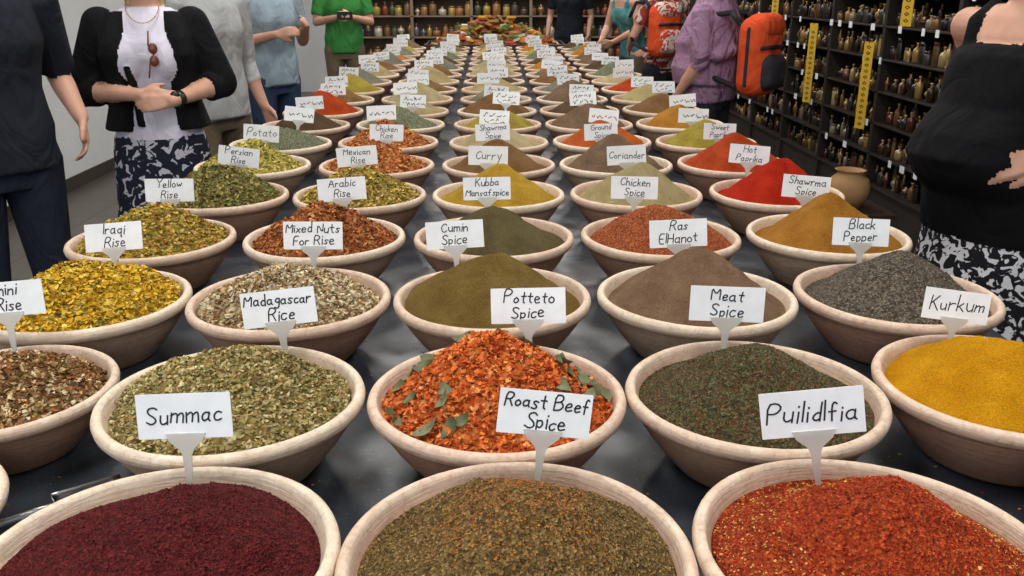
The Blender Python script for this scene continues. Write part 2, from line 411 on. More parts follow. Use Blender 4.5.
# bay leaves in the potato spice
def leaf_mesh(L,W,curl,col):
    V=[];F=[];n=8
    for i in range(n+1):
        t=i/n; w=W*math.sin(math.pi*t**.85)**.8 if 0<t<1 else .0004
        x=L*(t-.5); z=curl*(t-.5)**2*L*2
        V+=[(x,-w,z+w*.35),(x,0,z),(x,w,z+w*.35)]
    for i in range(n):
        a=i*3;b=a+3
        F+=[(a,b,b+1,a+1),(a+1,b+1,b+2,a+2)]
    return mk_mesh('bay_leaf',V,F,[col],True)
LG=simple('bay_leaf_green',(88,96,62),.6,var=.3,scale=30); LG2=simple('bay_leaf_gray',(112,116,84),.6,var=.3,scale=30)
e,seed=nearset['p']; d=SP['potteto']
lm=[leaf_mesh(.038,.0115,.5,LG),leaf_mesh(.034,.0105,-.5,LG2),leaf_mesh(.044,.012,.5,LG2)]
rl=random.Random(21)
for i in range(40):
    a=rl.uniform(0,6.28); r=rl.uniform(.05,.165)
    if i<30: a=rl.choice([-2.75,-2.4,-2.1,-.9,-.5,-.2,.1,.5,.9,2.9,2.6,-1.3])+rl.uniform(-.2,.2); r=rl.uniform(.105,.165)
    x,y=r*math.cos(a),r*math.sin(a); z=hgt(x,y,d['H'],R0,d['p'],seed,d['amp'])+rl.uniform(.003,.009)+(RIM-TT)
    sl=.55
    o=new_obj('bay_leaf',rl.choice(lm),e,(x,y,z))
    Rt=Matrix.Rotation(a,3,'Z')@Matrix.Rotation(sl+rl.gauss(0,.3),3,'Y')@Matrix.Rotation(rl.uniform(0,6.28),3,'Z')@Matrix.Rotation(rl.gauss(0,.5),3,'X')
    o.rotation_euler=Rt.to_euler()
    o.scale=(rl.uniform(.65,1.0),)*3

# ---------------------------------------------------------------- table
tm=NT('dark_slate_table',.38,.15,.5)
n=tm.noise(5,6,.65); r=tm.ramp(n.outputs['Fac'],[(.3,lin((34,40,49))),(.7,lin((58,64,74)))])
v=tm.noise(160,2); r2=tm.ramp(v.outputs['Fac'],[(.64,(0,0,0,1)),(.74,(1,1,1,1))])
tm.base(tm.mix(r.outputs['Color'],lin((92,84,72)),r2.outputs['Color'])); 
rr=tm.ramp(tm.noise(12,5).outputs['Fac'],[(.3,(.28,)*3+(1,)),(.7,(.55,)*3+(1,))]); tm.l.new(rr.outputs['Color'],tm.b.inputs['Roughness'])
TABLE=tm.m
WOODD=simple('dark_wood',(52,38,30),.5,var=.3,scale=6)
def box(V,F,x0,x1,y0,y1,z0,z1):
    b=len(V)
    V+=[(x0,y0,z0),(x1,y0,z0),(x1,y1,z0),(x0,y1,z0),(x0,y0,z1),(x1,y0,z1),(x1,y1,z1),(x0,y1,z1)]
    F+=[(b,b+3,b+2,b+1),(b+4,b+5,b+6,b+7),(b,b+1,b+5,b+4),(b+1,b+2,b+6,b+5),(b+2,b+3,b+7,b+6),(b+3,b,b+4,b+7)]
def boxobj(name,boxes,mat,parent=None,bev=.004):
    V=[];F=[]
    for bx in boxes: box(V,F,*bx)
    o=new_obj(name,mk_mesh(name,V,F,[mat]),parent)
    if bev:
        m=o.modifiers.new('bevel','BEVEL'); m.width=bev; m.segments=2
    return o
tb=empty('display_table')
TX0,TX1,TY0,TY1=-1.06,1.07,.42,10.6
boxobj('table_top',[(TX0,TX1,TY0,TY1,TT-.04,TT)],TABLE,tb)
boxobj('table_apron',[(TX0+.06,TX1-.06,TY0+.06,TY1-.06,TT-.16,TT-.041)],WOODD,tb)
legs=[]
for yy in np.linspace(TY0+.15,TY1-.15,7):
    for xx in (TX0+.12,TX1-.12): legs.append((xx-.04,xx+.04,yy-.04,yy+.04,0,TT-.15))
boxobj('table_legs',legs,WOODD,tb)
V=[];F=[];C=[]
rs=random.Random(3)
pals=[lin(c) for c in ((206,120,40),(120,110,60),(180,150,90),(90,70,40),(190,60,20))]
for i in range(2600):
    x=rs.uniform(TX0+.03,TX1-.03); y=rs.uniform(.5,4); s=rs.uniform(.001,.0032); a=rs.uniform(0,6.28)
    if any((x-bx)**2+(y-by)**2<(.125*bs)**2 for bx,by,bs in BASES): continue
    b=len(V); z=TT+.0015
    for q in range(4): V.append((x+s*math.cos(a+q*1.57),y+s*.6*math.sin(a+q*1.57),z+rs.uniform(-.001,.0012)))
    F.append((b,b+1,b+2,b+3)); C+=[rs.choice(pals)]*4
m=mk_mesh('spilled_spice_crumbs',V,F,[FLAKE]); set_cols(m,C); new_obj('spilled_spice_crumbs',m)
METAL=simple('brushed_steel',(150,150,152),.28,1.0,var=.2,scale=20)
sc=empty('metal_scoop',(-.60,1.055,TT+.028),(0,0,math.radians(34)))
V=[];F=[];n=14;mm=8
for i in range(mm+1):
    t=i/mm; r=.026; x=.09*t
    for j in range(n+1):
        a=math.pi*(1+j/n) ; rr=r*(1 if t>0 else .98); zz=rr*math.sin(a)*(1 if t<.6 else 1-.6*(t-.6)/.4)
        V.append((x,rr*math.cos(a),zz))
for i in range(mm):
    for j in range(n):
        a=i*(n+1)+j; F.append((a,a+1,a+n+2,a+n+1))
F.append(tuple(range(n+1)))
o=new_obj('scoop_pan',mk_mesh('scoop_pan',V,F,[METAL],True),sc); s=o.modifiers.new('t','SOLIDIFY'); s.thickness=.0012
V,F=lathe([(.004,0),(.0085,.004),(.009,.03),(.007,.06),(.0095,.085),(.006,.095),(.002,.096)],16)
h=new_obj('scoop_handle',mk_mesh('scoop_handle',V,F,[METAL],True),sc,(.002,0,-.01)); h.rotation_euler=(0,math.radians(-90),0)

# ---------------------------------------------------------------- room
fl=NT('floor_tiles',.35,0,.4)
br=fl.node('ShaderNodeTexBrick'); br.offset=0; br.inputs['Scale'].default_value=1; br.inputs['Brick Width'].default_value=.45; br.inputs['Row Height'].default_value=.45; br.inputs['Mortar Size'].default_value=.006
br.inputs['Color1'].default_value=lin((96,90,82)); br.inputs['Color2'].default_value=lin((86,80,74)); br.inputs['Mortar'].default_value=lin((60,56,52))
fl.l.new(fl.tc.outputs['Object'],br.inputs['Vector']); fl.base(br.outputs['Color'])
WALL=simple('plaster_wall',(214,216,218),.85,var=.04,scale=3,bump=.2,bscale=40)
DWALL=simple('dark_wall',(58,50,44),.8,var=.2,scale=4)
RX0,RX1,RY0,RY1,RZ=-3.2,2.75,-2.5,13.2,3.1
boxobj('floor',[(RX0,RX1,RY0,RY1,-.1,0)],fl.m,bev=0)
boxobj('ceiling',[(RX0,RX1,RY0,RY1,RZ,RZ+.1)],WALL,bev=0)
boxobj('wall_left',[(RX0-.1,RX0,RY0,RY1,0,RZ)],WALL,bev=0)
boxobj('wall_right',[(RX1,RX1+.1,RY0,RY1,0,RZ)],DWALL,bev=0)
boxobj('wall_back',[(RX0,RX1,RY1,RY1+.1,0,RZ)],WALL,bev=0)
boxobj('baseboard_left',[(RX0,RX0+.015,RY0,RY1,0,.1)],DWALL)
em=NT('lamp_diffuser',.5); em.base((1,1,1,1)); em.b.inputs['Emission Color'].default_value=(1,.97,.93,1); em.b.inputs['Emission Strength'].default_value=3
ENAM=simple('white_enamel',(230,230,230),.4)
for yy in (.6,3.2,5.8,8.4,11.2):
    for xx in (-1.0,1.0):
        f=empty('ceiling_light',(xx,yy,RZ))
        boxobj('fixture_housing',[(-.16,.16,-.62,.62,-.06,0)],ENAM,f)
        boxobj('diffuser',[(-.14,.14,-.6,.6,-.068,-.061)],em.m,f,bev=0)
        ld=bpy.data.lights.new('tube_light','AREA'); ld.shape='RECTANGLE'; ld.size=.28; ld.size_y=1.2
        ld.energy={.6:32,3.2:28,5.8:28,8.4:30,11.2:36}[yy]; ld.color=(1,.96,.90)
        lo=bpy.data.objects.new('tube_light',ld); COL.objects.link(lo); lo.parent=f; lo.location=(0,0,-.08)
w=bpy.data.worlds.new('World'); scene.world=w; w.use_nodes=True
w.node_tree.nodes['Background'].inputs[0].default_value=(.86,.93,1,1); w.node_tree.nodes['Background'].inputs[1].default_value=.85
ld=bpy.data.lights.new('street_daylight','AREA'); ld.shape='RECTANGLE'; ld.size=4.5; ld.size_y=2.2; ld.energy=50; ld.color=(.92,.96,1)
lo=bpy.data.objects.new('street_daylight',ld); COL.objects.link(lo); lo.location=(-1.2,-2.2,2.0); lo.rotation_euler=(math.radians(72),0,math.radians(-12))

# ---------------------------------------------------------------- shelves with ware
def ware(V,F,C,x,y,z,kind,h,r,col,seg=9):
    P_={0:[(.6,0),(1,.03),(1,.55),(.85,.68),(.3,.76),(.3,.9),(.42,.92),(.42,1),(.1,1.0)],
        1:[(.5,0),(.7,.05),(.3,.2),(.9,.42),(1,.55),(.75,.72),(.25,.82),(.4,.93),(.05,1)],
        2:[(.9,0),(1,.04),(1,.78),(.9,.82),(.95,.84),(.95,1),(.1,1)]}[kind]
    b=len(V)
    for (rr,zz) in P_:
        for j in range(seg):
            a=2*math.pi*j/seg; V.append((x+rr*r*math.cos(a),y+rr*r*math.sin(a),z+zz*h))
    for i,(rr,zz) in enumerate(P_):
        cc=col if zz<.8 else (mul(lin((180,145,84)),1) if kind!=2 else mul(col,.4))
        C+= [cc]*seg
    n=len(P_)
    for i in range(n-1):
        for j in range(seg):
            q=(j+1)%seg; F.append((b+i*seg+j,b+i*seg+q,b+(i+1)*seg+q,b+(i+1)*seg+j))
    F.append(tuple(b+(n-1)*seg+j for j in range(seg)))
wcols=[lin(c) for c in ((150,118,66),(116,84,46),(50,38,28),(160,140,96),(80,58,34),(80,44,36),(134,122,104),(36,33,31),(44,40,38),(60,56,52))]
SHELF=simple('black_brown_shelf',(38,33,30),.45,var=.2)
rk=empty('perfume_shelf_unit')
XS0,XS1,YS0,YS1=2.36,2.72,3.7,8.9
zs=[.30+.19*i for i in range(13)]
B=[(XS0,XS1,YS0,YS1,z-.012,z) for z in zs]+[(XS0,XS1,y-.018,y+.018,0,2.7) for y in np.linspace(YS0+.018,YS1-.018,7)]+[(XS1,XS1+.02,YS0,YS1,0,2.7),(XS0+.02,XS1,YS0+.02,YS1-.02,0,.28)]
boxobj('shelf_frame',B,SHELF,rk,bev=.002)
V=[];F=[];C=[];rs=random.Random(5)
for z in zs[:-1]:
    y=YS0+.06
    while y<YS1-.06:
        k=rs.choice([0,0,1,2]); h=rs.uniform(.06,.135); r=rs.uniform(.014,.03)
        ware(V,F,C,XS0+.06+rs.uniform(-.01,.02),y,z,k,h,r,rs.choice(wcols)); 
        if rs.random()<.7: ware(V,F,C,XS0+.18,y+.01,z,rs.choice([0,1,2]),h*1.1,r,rs.choice(wcols))
        y+=r*2+rs.uniform(.01,.035)
m=mk_mesh('perfume_bottles',V,F,[WARE],True); set_cols(m,C); new_obj('perfume_bottles',m,rk)
lab=[]
for z in zs[1:]:
    y=YS0+.2
    while y<YS1-.2:
        if rs.random()<.55: lab.append((XS0-.004,XS0-.001,y,y+rs.uniform(.03,.06),z-.034,z+.006))
        y+=rs.uniform(.12,.4)
boxobj('price_tags',lab,CARD,rk,bev=0)
YEL=NT('yellow_banner',.5); YEL.base(lin((206,166,48)))
for y,z0,z1 in ((6.55,.66,1.22),(5.55,.62,1.15),(5.1,1.26,1.9),(7.5,1.25,1.8)):
    ban=empty('hanging_price_strip',(XS0-.03,y,z0),(0,0,math.radians(-62)))
    boxobj('strip',[(-.036,.036,-.002,.002,0,z1-z0)],YEL.m,ban,bev=0)
    L=[];zz=.03
    while zz<z1-z0-.03:
        L.append([(-.014,zz),(.0,zz+.009),(.014,zz),(.0,zz-.008),(-.014,zz)]); zz+=.036
    V,F=ribbon(L,.005); V=[(a,b-.0015,c) for a,b,c in V]
    new_obj('strip_marks',mk_mesh('strip_marks',V,F,[INK]),ban)
    boxobj('strip_bracket',[(-.005,.005,-.002,.03,z1-z0-.01,z1-z0)],SHELF,ban,bev=0)
bk=empty('back_shelf_unit')
zb=[.2,.5,.8,1.08,1.33,1.58,1.83,2.1]
BX0,BX1=-1.9,2.2; BY=12.7
B=[(BX0,BX1,BY,BY+.4,z-.02,z) for z in zb]+[(x-.02,x+.02,BY,BY+.4,0,2.3) for x in np.linspace(BX0,BX1,6)]+[(BX0,BX1,BY+.4,BY+.42,0,2.3)]
boxobj('shelf_frame',B,simple('brown_shelf',(130,110,92),.6,var=.2),bk,bev=.003)
V=[];F=[];C=[]
bc=[lin(c) for c in ((150,80,60),(180,150,80),(130,100,70),(200,190,170),(90,98,72),(80,70,62),(160,116,70),(110,120,130))]
for z in zb[:-1]:
    x=BX0+.1
    while x<BX1-.08:
        h=rs.uniform(.1,.2); r=rs.uniform(.035,.06)
        ware(V,F,C,x,BY+.1,z,rs.choice([0,1,2,2]),h,r,rs.choice(bc)); x+=2*r+rs.uniform(.005,.03)
m=mk_mesh('shelf_jars',V,F,[WARE],True); set_cols(m,C); new_obj('shelf_jars',m,bk)
tr=empty('packet_pile',(.05,10.0,TT+.001))
boxobj('tray',[(-.75,.75,-.4,.4,0,.02),(-.75,-.73,-.4,.4,.02,.1),(.73,.75,-.4,.4,.02,.1),(-.73,.73,-.4,-.38,.02,.1),(-.73,.73,.38,.4,.02,.1)],WOODD,tr)
V=[];F=[];C=[]
pc=[lin(c) for c in ((180,80,50),(196,156,70),(110,126,70),(210,200,180),(150,100,60),(120,76,60),(180,126,76),(140,146,96))]
for i in range(420):
    a=rs.uniform(0,6.28); q=math.sqrt(rs.random()); x=.68*q*math.cos(a); y=.34*q*math.sin(a)
    z=.06+.38*(1-q)**.8*rs.uniform(.3,1.0); R=Matrix.Rotation(rs.uniform(0,6),3,'Z')@Matrix.Rotation(rs.gauss(0,.5),3,'X')
    VV=[];FF=[]; box(VV,FF,-.05,.05,-.035,.035,-.012,.012); b=len(V)
    for v in VV:
        u=R@Vector(v); V.append((x+u.x,y+u.y,z+u.z))
    F+=[tuple(b+k for k in f) for f in FF]; C+=[rs.choice(pc)]*8
m=mk_mesh('packets',V,F,[FLAKE]); set_cols(m,C); new_obj('packets',m,tr)
st=empty('wooden_stool',(1.98,4.75,0))
boxobj('stool_seat',[(-.2,.2,-.2,.2,.28,.31)],WOODD,st)
boxobj('stool_legs',[(sx*.16-.02,sx*.16+.02,sy*.16-.02,sy*.16+.02,0,.28) for sx in(-1,1) for sy in(-1,1)],WOODD,st)
V,F=lathe([(.02,0),(.07,0),(.10,.05),(.115,.10),(.10,.16),(.07,.185),(.075,.205),(.085,.21),(.07,.205),(.06,.19),(.02,.1)],36)
new_obj('clay_pot',mk_mesh('clay_pot',V,F,[simple('ochre_clay',(170,132,90),.7)],True),None,(1.98,4.75,.31))

# ---------------------------------------------------------------- people
def sphere_geo(V,F,c,rad,n=14,m=10):
    b=len(V); c=Vector(c)
    V.append((c.x,c.y,c.z+rad[2]))
    for i in range(1,m):
        t=math.pi*i/m
        for j in range(n):
            a=2*math.pi*j/n; V.append((c.x+rad[0]*math.sin(t)*math.cos(a),c.y+rad[1]*math.sin(t)*math.sin(a),c.z+rad[2]*math.cos(t)))
    V.append((c.x,c.y,c.z-rad[2])); last=len(V)-1
    for j in range(n):
        k=(j+1)%n; F.append((b,b+1+j,b+1+k)); F.append((last,b+1+(m-2)*n+k,b+1+(m-2)*n+j))
    for i in range(m-2):
        for j in range(n):
            k=(j+1)%n; a=b+1+i*n; F.append((a+j,a+n+j,a+n+k,a+k))
class Body:
    def __init__(s): s.V=[];s.F=[];s.P=[]
    def ell(s,lab,c,rad): sphere_geo(s.V,s.F,c,rad,20,14); s.P.append(('e',lab,np.array(c,float),np.array(rad,float)))
    def cone(s,lab,p0,p1,r0,r1,flat=False,n=16):
        p0=Vector(p0);p1=Vector(p1); d=(p1-p0).normalized()
        u=d.orthogonal().normalized(); v=d.cross(u); b=len(s.V)
        for p,r in ((p0,r0),(p1,r1)):
            for j in range(n):
                a=2*math.pi*j/n; q=p+u*(r*math.cos(a))+v*(r*math.sin(a)); s.V.append(tuple(q))
        for j in range(n):
            k=(j+1)%n; s.F.append((b+j,b+k,b+n+k,b+n+j))
        s.F.append(tuple(b+j for j in reversed(range(n)))); s.F.append(tuple(b+n+j for j in range(n)))
        if not flat:
            sphere_geo(s.V,s.F,p0,(r0,)*3,12,8); sphere_geo(s.V,s.F,p1,(r1,)*3,12,8)
        s.P.append(('f' if flat else 'c',lab,np.array(p0,float),np.array(p1,float),r0,r1))
    def chain(s,lab,pts,rs):
        for i in range(len(pts)-1): s.cone(lab,pts[i],pts[i+1],rs[i],rs[i+1])
    def loft(s,lab,rings,n=28):
        b=len(s.V)
        for (z,a,bb,cx,cy) in rings:
            for j in range(n):
                t=2*math.pi*j/n
                ct,st_=math.cos(t),math.sin(t); e=.92
                s.V.append((cx+a*math.copysign(abs(ct)**e,ct),cy+bb*math.copysign(abs(st_)**e,st_),z))
        m=len(rings)
        for i in range(m-1):
            for j in range(n):
                k=(j+1)%n; s.F.append((b+i*n+j,b+i*n+k,b+(i+1)*n+k,b+(i+1)*n+j))
        s.F.append(tuple(b+j for j in reversed(range(n)))); s.F.append(tuple(b+(m-1)*n+j for j in range(n)))
        s.P.append(('l',lab,np.array(rings,float)))
    def sdf(s,X):
        out=[]
        for p in s.P:
            if p[0]=='e': d=(np.linalg.norm((X-p[2])/p[3],axis=1)-1)*p[3].min()
            elif p[0] in 'cf':
                a,b=p[2],p[3]; ab=b-a; L=np.linalg.norm(ab); t=(X-a)@ab/(L*L); tc=np.clip(t,0,1)
                r=p[4]+(p[5]-p[4])*tc
                if p[0]=='c': d=np.linalg.norm(X-(a+tc[:,None]*ab),axis=1)-r
                else:
                    d=np.linalg.norm(X-(a+t[:,None]*ab),axis=1)-r; d=np.maximum(d,np.maximum(-t*L,(t-1)*L))
            else:
                R=p[2]; z=X[:,2]
                a=np.interp(z,R[:,0],R[:,1]);b=np.interp(z,R[:,0],R[:,2]);cx=np.interp(z,R[:,0],R[:,3]);cy=np.interp(z,R[:,0],R[:,4])
                d=(np.sqrt(((X[:,0]-cx)/a)**2+((X[:,1]-cy)/b)**2)-1)*np.minimum(a,b)
                d=np.maximum(d,np.maximum(R[0,0]-z,z-R[-1,0]))
            out.append(d)
        return np.array(out)
    def hand(s,lab,w,d,up,side,curl=.5,k=1.0):
        w=Vector(w); d=Vector(d).normalized(); up=Vector(up); up=(up-d*up.dot(d)).normalized(); lat=d.cross(up)*side
        offs=[.027,.009,-.009,-.026]; lens=[.068,.078,.072,.056]
        for o,L in zip(offs,lens):
            kn=w+d*(.085*k)+lat*(o*k)
            s.cone(lab,w+lat*(o*.45*k),kn,.0125*k,.0100*k)
            p=kn; dd=d.copy(); seg=[.45,.32,.23]; r=.0086*k
            for q,sl in enumerate(seg):
                ang=curl*(.55+.35*q); dd=(dd*math.cos(ang)-up*math.sin(ang)).normalized()
                np_=p+dd*(L*sl*k); s.cone(lab,p,np_,r,r*.88); p=np_; r*=.88
        t0=w+d*.02*k+lat*.018*k; t1=w+d*.055*k+lat*.046*k-up*.012*k; t2=w+d*.088*k+lat*.052*k-up*.02*k
        s.chain(lab,[t0,t1,t2],[.014*k,.0115*k,.009*k])

SKIN=NT('skin',.5,0,.35); 
SKIN.base(SKIN.ramp(SKIN.noise(12,3).outputs['Fac'],[(.3,lin((182,136,114))),(.7,lin((198,154,132)))]).outputs['Color']); SKIN=SKIN.m
LIP=simple('lips',(170,90,84),.5)
def cloth(name,rgb,rough=.9,wr=.5):
    m=NT(name,rough,0,.15); c=lin(rgb)
    mp=m.node('ShaderNodeMapping'); mp.inputs['Scale'].default_value=(1,1,.45); m.l.new(m.tc.outputs['Object'],mp.inputs['Vector'])
    n=m.noise(9,4,.55,vec=mp.outputs['Vector']); m.base(m.ramp(n.outputs['Fac'],[(.3,mul(c,.8)),(.7,mul(c,1.15))]).outputs['Color'])
    mp2=m.node('ShaderNodeMapping'); mp2.inputs['Scale'].default_value=(1,1,.6); mp2.inputs['Rotation'].default_value=(.3,.5,0); m.l.new(m.tc.outputs['Object'],mp2.inputs['Vector'])
    n2=m.noise(7,3,.5,vec=mp2.outputs['Vector']); n2.inputs['Distortion'].default_value=1.5
    m.bump(n2.outputs['Fac'],wr,.06); return m.m
def floral(name,a,b,scale=26,th=.5):
    m=NT(name,.85,0,.2); n=m.noise(scale,2,.5); n.inputs['Distortion'].default_value=1.2
    m.base(m.ramp(n.outputs['Fac'],[(th-.015,lin(a)),(th+.015,lin(b))]).outputs['Color'])
    n2=m.noise(8,3); m.bump(n2.outputs['Fac'],.5,.03); return m.m
HAIRS={}
def hair(rgb):
    if rgb not in HAIRS: HAIRS[rgb]=simple('hair',rgb,.5,var=.35,scale=60,bump=.6,bscale=90)
    return HAIRS[rgb]
SHOE=simple('dark_shoe_leather',(40,34,32),.5); EYE=simple('eye_white',(235,235,232),.2,var=.02); IRIS=simple('iris',(60,44,34),.2)

def person(name,loc,yaw,H,female,top,bottom,arms,sleeve=.5,hairc=(60,40,30),longhair=False,skirt=None,voxel=.009,belly=0,tank=False,extra=None,lean=0,loose=0,curl=.6,hems=.84,hk=1.0):
    B=Body()
    sw=.165 if female else .19; hw=.175 if female else .165
    wst=.125 if female else .15
    l=loose
    tor=[(hems,hw+.008+l,.118+l,0,0),(.92,hw+l,.12+l+belly*.1,0,.004-belly*.3),(.97,wst+.02+l+belly*.3,.11+l+belly*.45,0,-belly*.75),(1.03,wst+.008+l+belly*.35,.105+l+belly*.72,0,-belly*1.05),(1.09,wst+l+belly*.3,.10+l+belly*.6,0,-belly*.95),
         (1.16,wst+.010+l,.105+l+belly*.2,0,-belly*.4-(.012 if female else 0)),(1.23,wst+.028+l,.118+l,0,-.025 if female else 0),(1.29,wst+.03+l*.5,.116+l*.5,0,-.016 if female else 0),(1.335,sw-.012,.100+l*.5,0,0),(1.385,sw-.03,.080,0,.004),(1.415,.10,.062,0,.01)]
    if tank:
        B.loft('top',[t for t in tor if t[0]<=1.29]+[(1.315,sw-.02,.108,0,-.006)])
        B.loft('skin',[(1.24,wst+.012,.09,0,0),(1.30,sw-.032,.095,0,0),(1.335,sw-.026,.092,0,0),(1.385,sw-.035,.075,0,.004),(1.415,.09,.058,0,.01)])
        for sx in (-1,1): B.chain('top',[(sx*.09,-.085,1.28),(sx*.1,-.062,1.37),(sx*.10,.0,1.408),(sx*.10,.07,1.36),(sx*.09,.09,1.28)],[.022]*5)
    else: B.loft('top',tor)
    if female:
        for sx in (-1,1): B.ell('top',(sx*.064,-.075,1.222),(.082,.068,.085))
    B.loft('bottom',[(.78,hw-.01,.10,0,0),(.86,hw+.004,.115,0,.006),(.95,hw-.012,.108,0,.004)])
    B.cone('skin',(0,.015,1.38),(0,.0,1.50),.056,.052)
    B.ell('skin',(0,-.005,1.585),(.074,.09,.113)); B.ell('skin',(0,-.045,1.515),(.045,.045,.038))
    B.cone('skin',(0,-.088,1.605),(0,-.108,1.568),.008,.014)
    for sx in (-1,1): B.ell('skin',(sx*.076,.005,1.575),(.012,.02,.032))
    B.ell('lip',(0,-.088,1.532),(.024,.010,.008))
    B.ell('hair',(0,.02,1.613),(.084,.092,.10)); B.ell('hair',(0,-.02,1.655),(.07,.075,.05))
    if longhair: B.ell('hair',(0,.07,1.49),(.085,.045,.15))
    for sx in (-1,1):
        hx=.092
        if skirt is None:
            B.chain('bottom',[(sx*hx,.0,.86),(sx*(hx+.01),-.012,.48),(sx*(hx+.012),.012,.09)],[.098+l*.3,.066,.052])
        else:
            B.chain('skin',[(sx*hx,.0,.80),(sx*(hx),-.008,.48),(sx*(hx),.012,.09)],[.085,.052,.036])
        B.cone('shoe',(sx*(hx+.012),.03,.045),(sx*(hx+.03),-.14,.036),.045,.036)
        B.cone('shoe',(sx*(hx+.012),.01,.06),(sx*(hx+.012),.01,.11),.045,.04)
    if skirt:
        B.loft('bottom',[(skirt,.25,.21,0,0),(.5,.215,.18,0,0),(.7,.195,.15,0,0),(.86,hw+.012,.125,0,.0),(.92,hw,.115,0,0)])
    for side,sx in (('R',-1),('L',1)):
        el,wr=arms[side][:2]; S0=Vector((sx*(sw+.005),.0,1.355)); el=Vector(el);wr=Vector(wr)
        B.chain('top' if not tank else 'skin',[(sx*(sw-.05),0,1.35),S0],[.053,.053])
        B.chain('skin',[S0,S0.lerp(el,.4),el],[.050,.045,.037]); B.chain('skin',[el,el.lerp(wr,.3),wr],[.038,.038,.025])
        if sleeve>0 and not tank:
            f=min(1,sleeve); B.cone('top',S0-(el-S0)*.06,S0.lerp(el,f),.062+l*.4,.056+l*.3,flat=True); B.ell('top',S0,(.062,.062,.062))
            if sleeve>1: B.ell('top',el,(.056,.056,.056)); B.cone('top',el,el.lerp(wr,sleeve-1),.052,.042,flat=True)
        hd=arms[side][2] if len(arms[side])>2 else (wr-el)
        up=arms[side][3] if len(arms[side])>3 else (sx,0.2,0.1)
        B.hand('skin',wr,hd,up,1 if len(arms[side])<=4 else arms[side][4],curl,hk)
    if extra: extra(B)
    me=mk_mesh('body_raw',B.V,B.F); ob=new_obj('tmp',me)
    r=ob.modifiers.new('r','REMESH'); r.mode='VOXEL'; r.voxel_size=voxel; r.use_smooth_shade=True
    s=ob.modifiers.new('s','SMOOTH'); s.factor=.5; s.iterations=4
    dg=bpy.context.evaluated_depsgraph_get(); dg.update()
    m2=bpy.data.meshes.new_from_object(ob.evaluated_get(dg))
    bpy.data.objects.remove(ob); bpy.data.meshes.remove(me)
    nv=len(m2.vertices); X=np.empty(nv*3,dtype=np.float64); m2.vertices.foreach_get('co',X); X=X.reshape(-1,3)
    npf=len(m2.polygons); ct=np.empty(npf*3); m2.polygons.foreach_get('center',ct); ct=ct.reshape(-1,3)
    D_=B.sdf(ct); am=D_.argmin(0); labs=[p[1] for p in B.P]
    matmap={'skin':SKIN,'lip':LIP,'hair':hair(hairc),'top':top,'bottom':bottom,'shoe':SHOE}; matmap.update(B.__dict__.get('mm',{}))
    names=list(matmap.keys()); m2.materials.clear()
    for n_ in names: m2.materials.append(matmap[n_])
    idx=np.array([names.index(q) for q in labs]); m2.polygons.foreach_set('material_index',idx[am].astype(np.int32))
    m2.polygons.foreach_set('use_smooth',[True]*npf)
    if lean:
        t=np.clip(X[:,2]-.9,0,None); X[:,1]-=lean*t; X[:,2]-=t*lean*lean*.35
    m2.vertices.foreach_set('co',X.ravel()); m2.update()
    m2.name=name
    z0=X[:,2].min()
    o=new_obj(name,m2,None,(loc[0],loc[1],-z0*H/1.7)); o.rotation_euler=(0,0,math.radians(yaw)); o.scale=(H/1.7,)*3
    if not lean:
        for sx in (-1,1):
            for nm,mt,rad,yy in (('eye',EYE,.0125,-.083),('iris',IRIS,.006,-.0925)):
                V=[];F=[]; sphere_geo(V,F,(0,0,0),(rad,rad,rad)); new_obj(nm,mk_mesh(nm,V,F,[mt],True),o,(sx*.03,yy,1.592))
    return o
def hang(sw=.2,bend=.08):
    return {'R':((-sw-.05,.03,1.09),(-sw-.05,-bend,.87)),'L':((sw+.05,.03,1.09),(sw+.05,-bend,.87))}

NAVY=cloth('navy_tshirt',(32,35,44)); JEAN=cloth('dark_jeans',(34,38,50)); WHITE=cloth('white_top',(200,196,210),wr=.3); BLACK=cloth('black_cardigan',(18,18,21)); BJEAN=cloth('blue_jeans',(52,66,94))
GREY=cloth('grey_striped_shirt',(166,170,172)); LBLUE=cloth('pale_blue_tshirt',(138,156,168)); GREEN=cloth('green_tshirt',(58,124,62)); LAV=cloth('lavender_scarf',(148,116,142),wr=1.0)
TEAL=cloth('teal_tank',(80,140,142)); BLK2=cloth('black_tank_top',(13,13,16),wr=.35); KHAKI=cloth('khaki_trousers',(112,100,82)); DGREY=cloth('charcoal_trousers',(46,46,52))
BW=floral('black_white_floral_skirt',(24,24,28),(200,198,202),34,.53); BW2=floral('leafy_skirt',(30,32,46),(180,180,190),22,.57)
REDP=floral('red_pattern_shirt',(140,56,50),(200,182,172),16,.5)

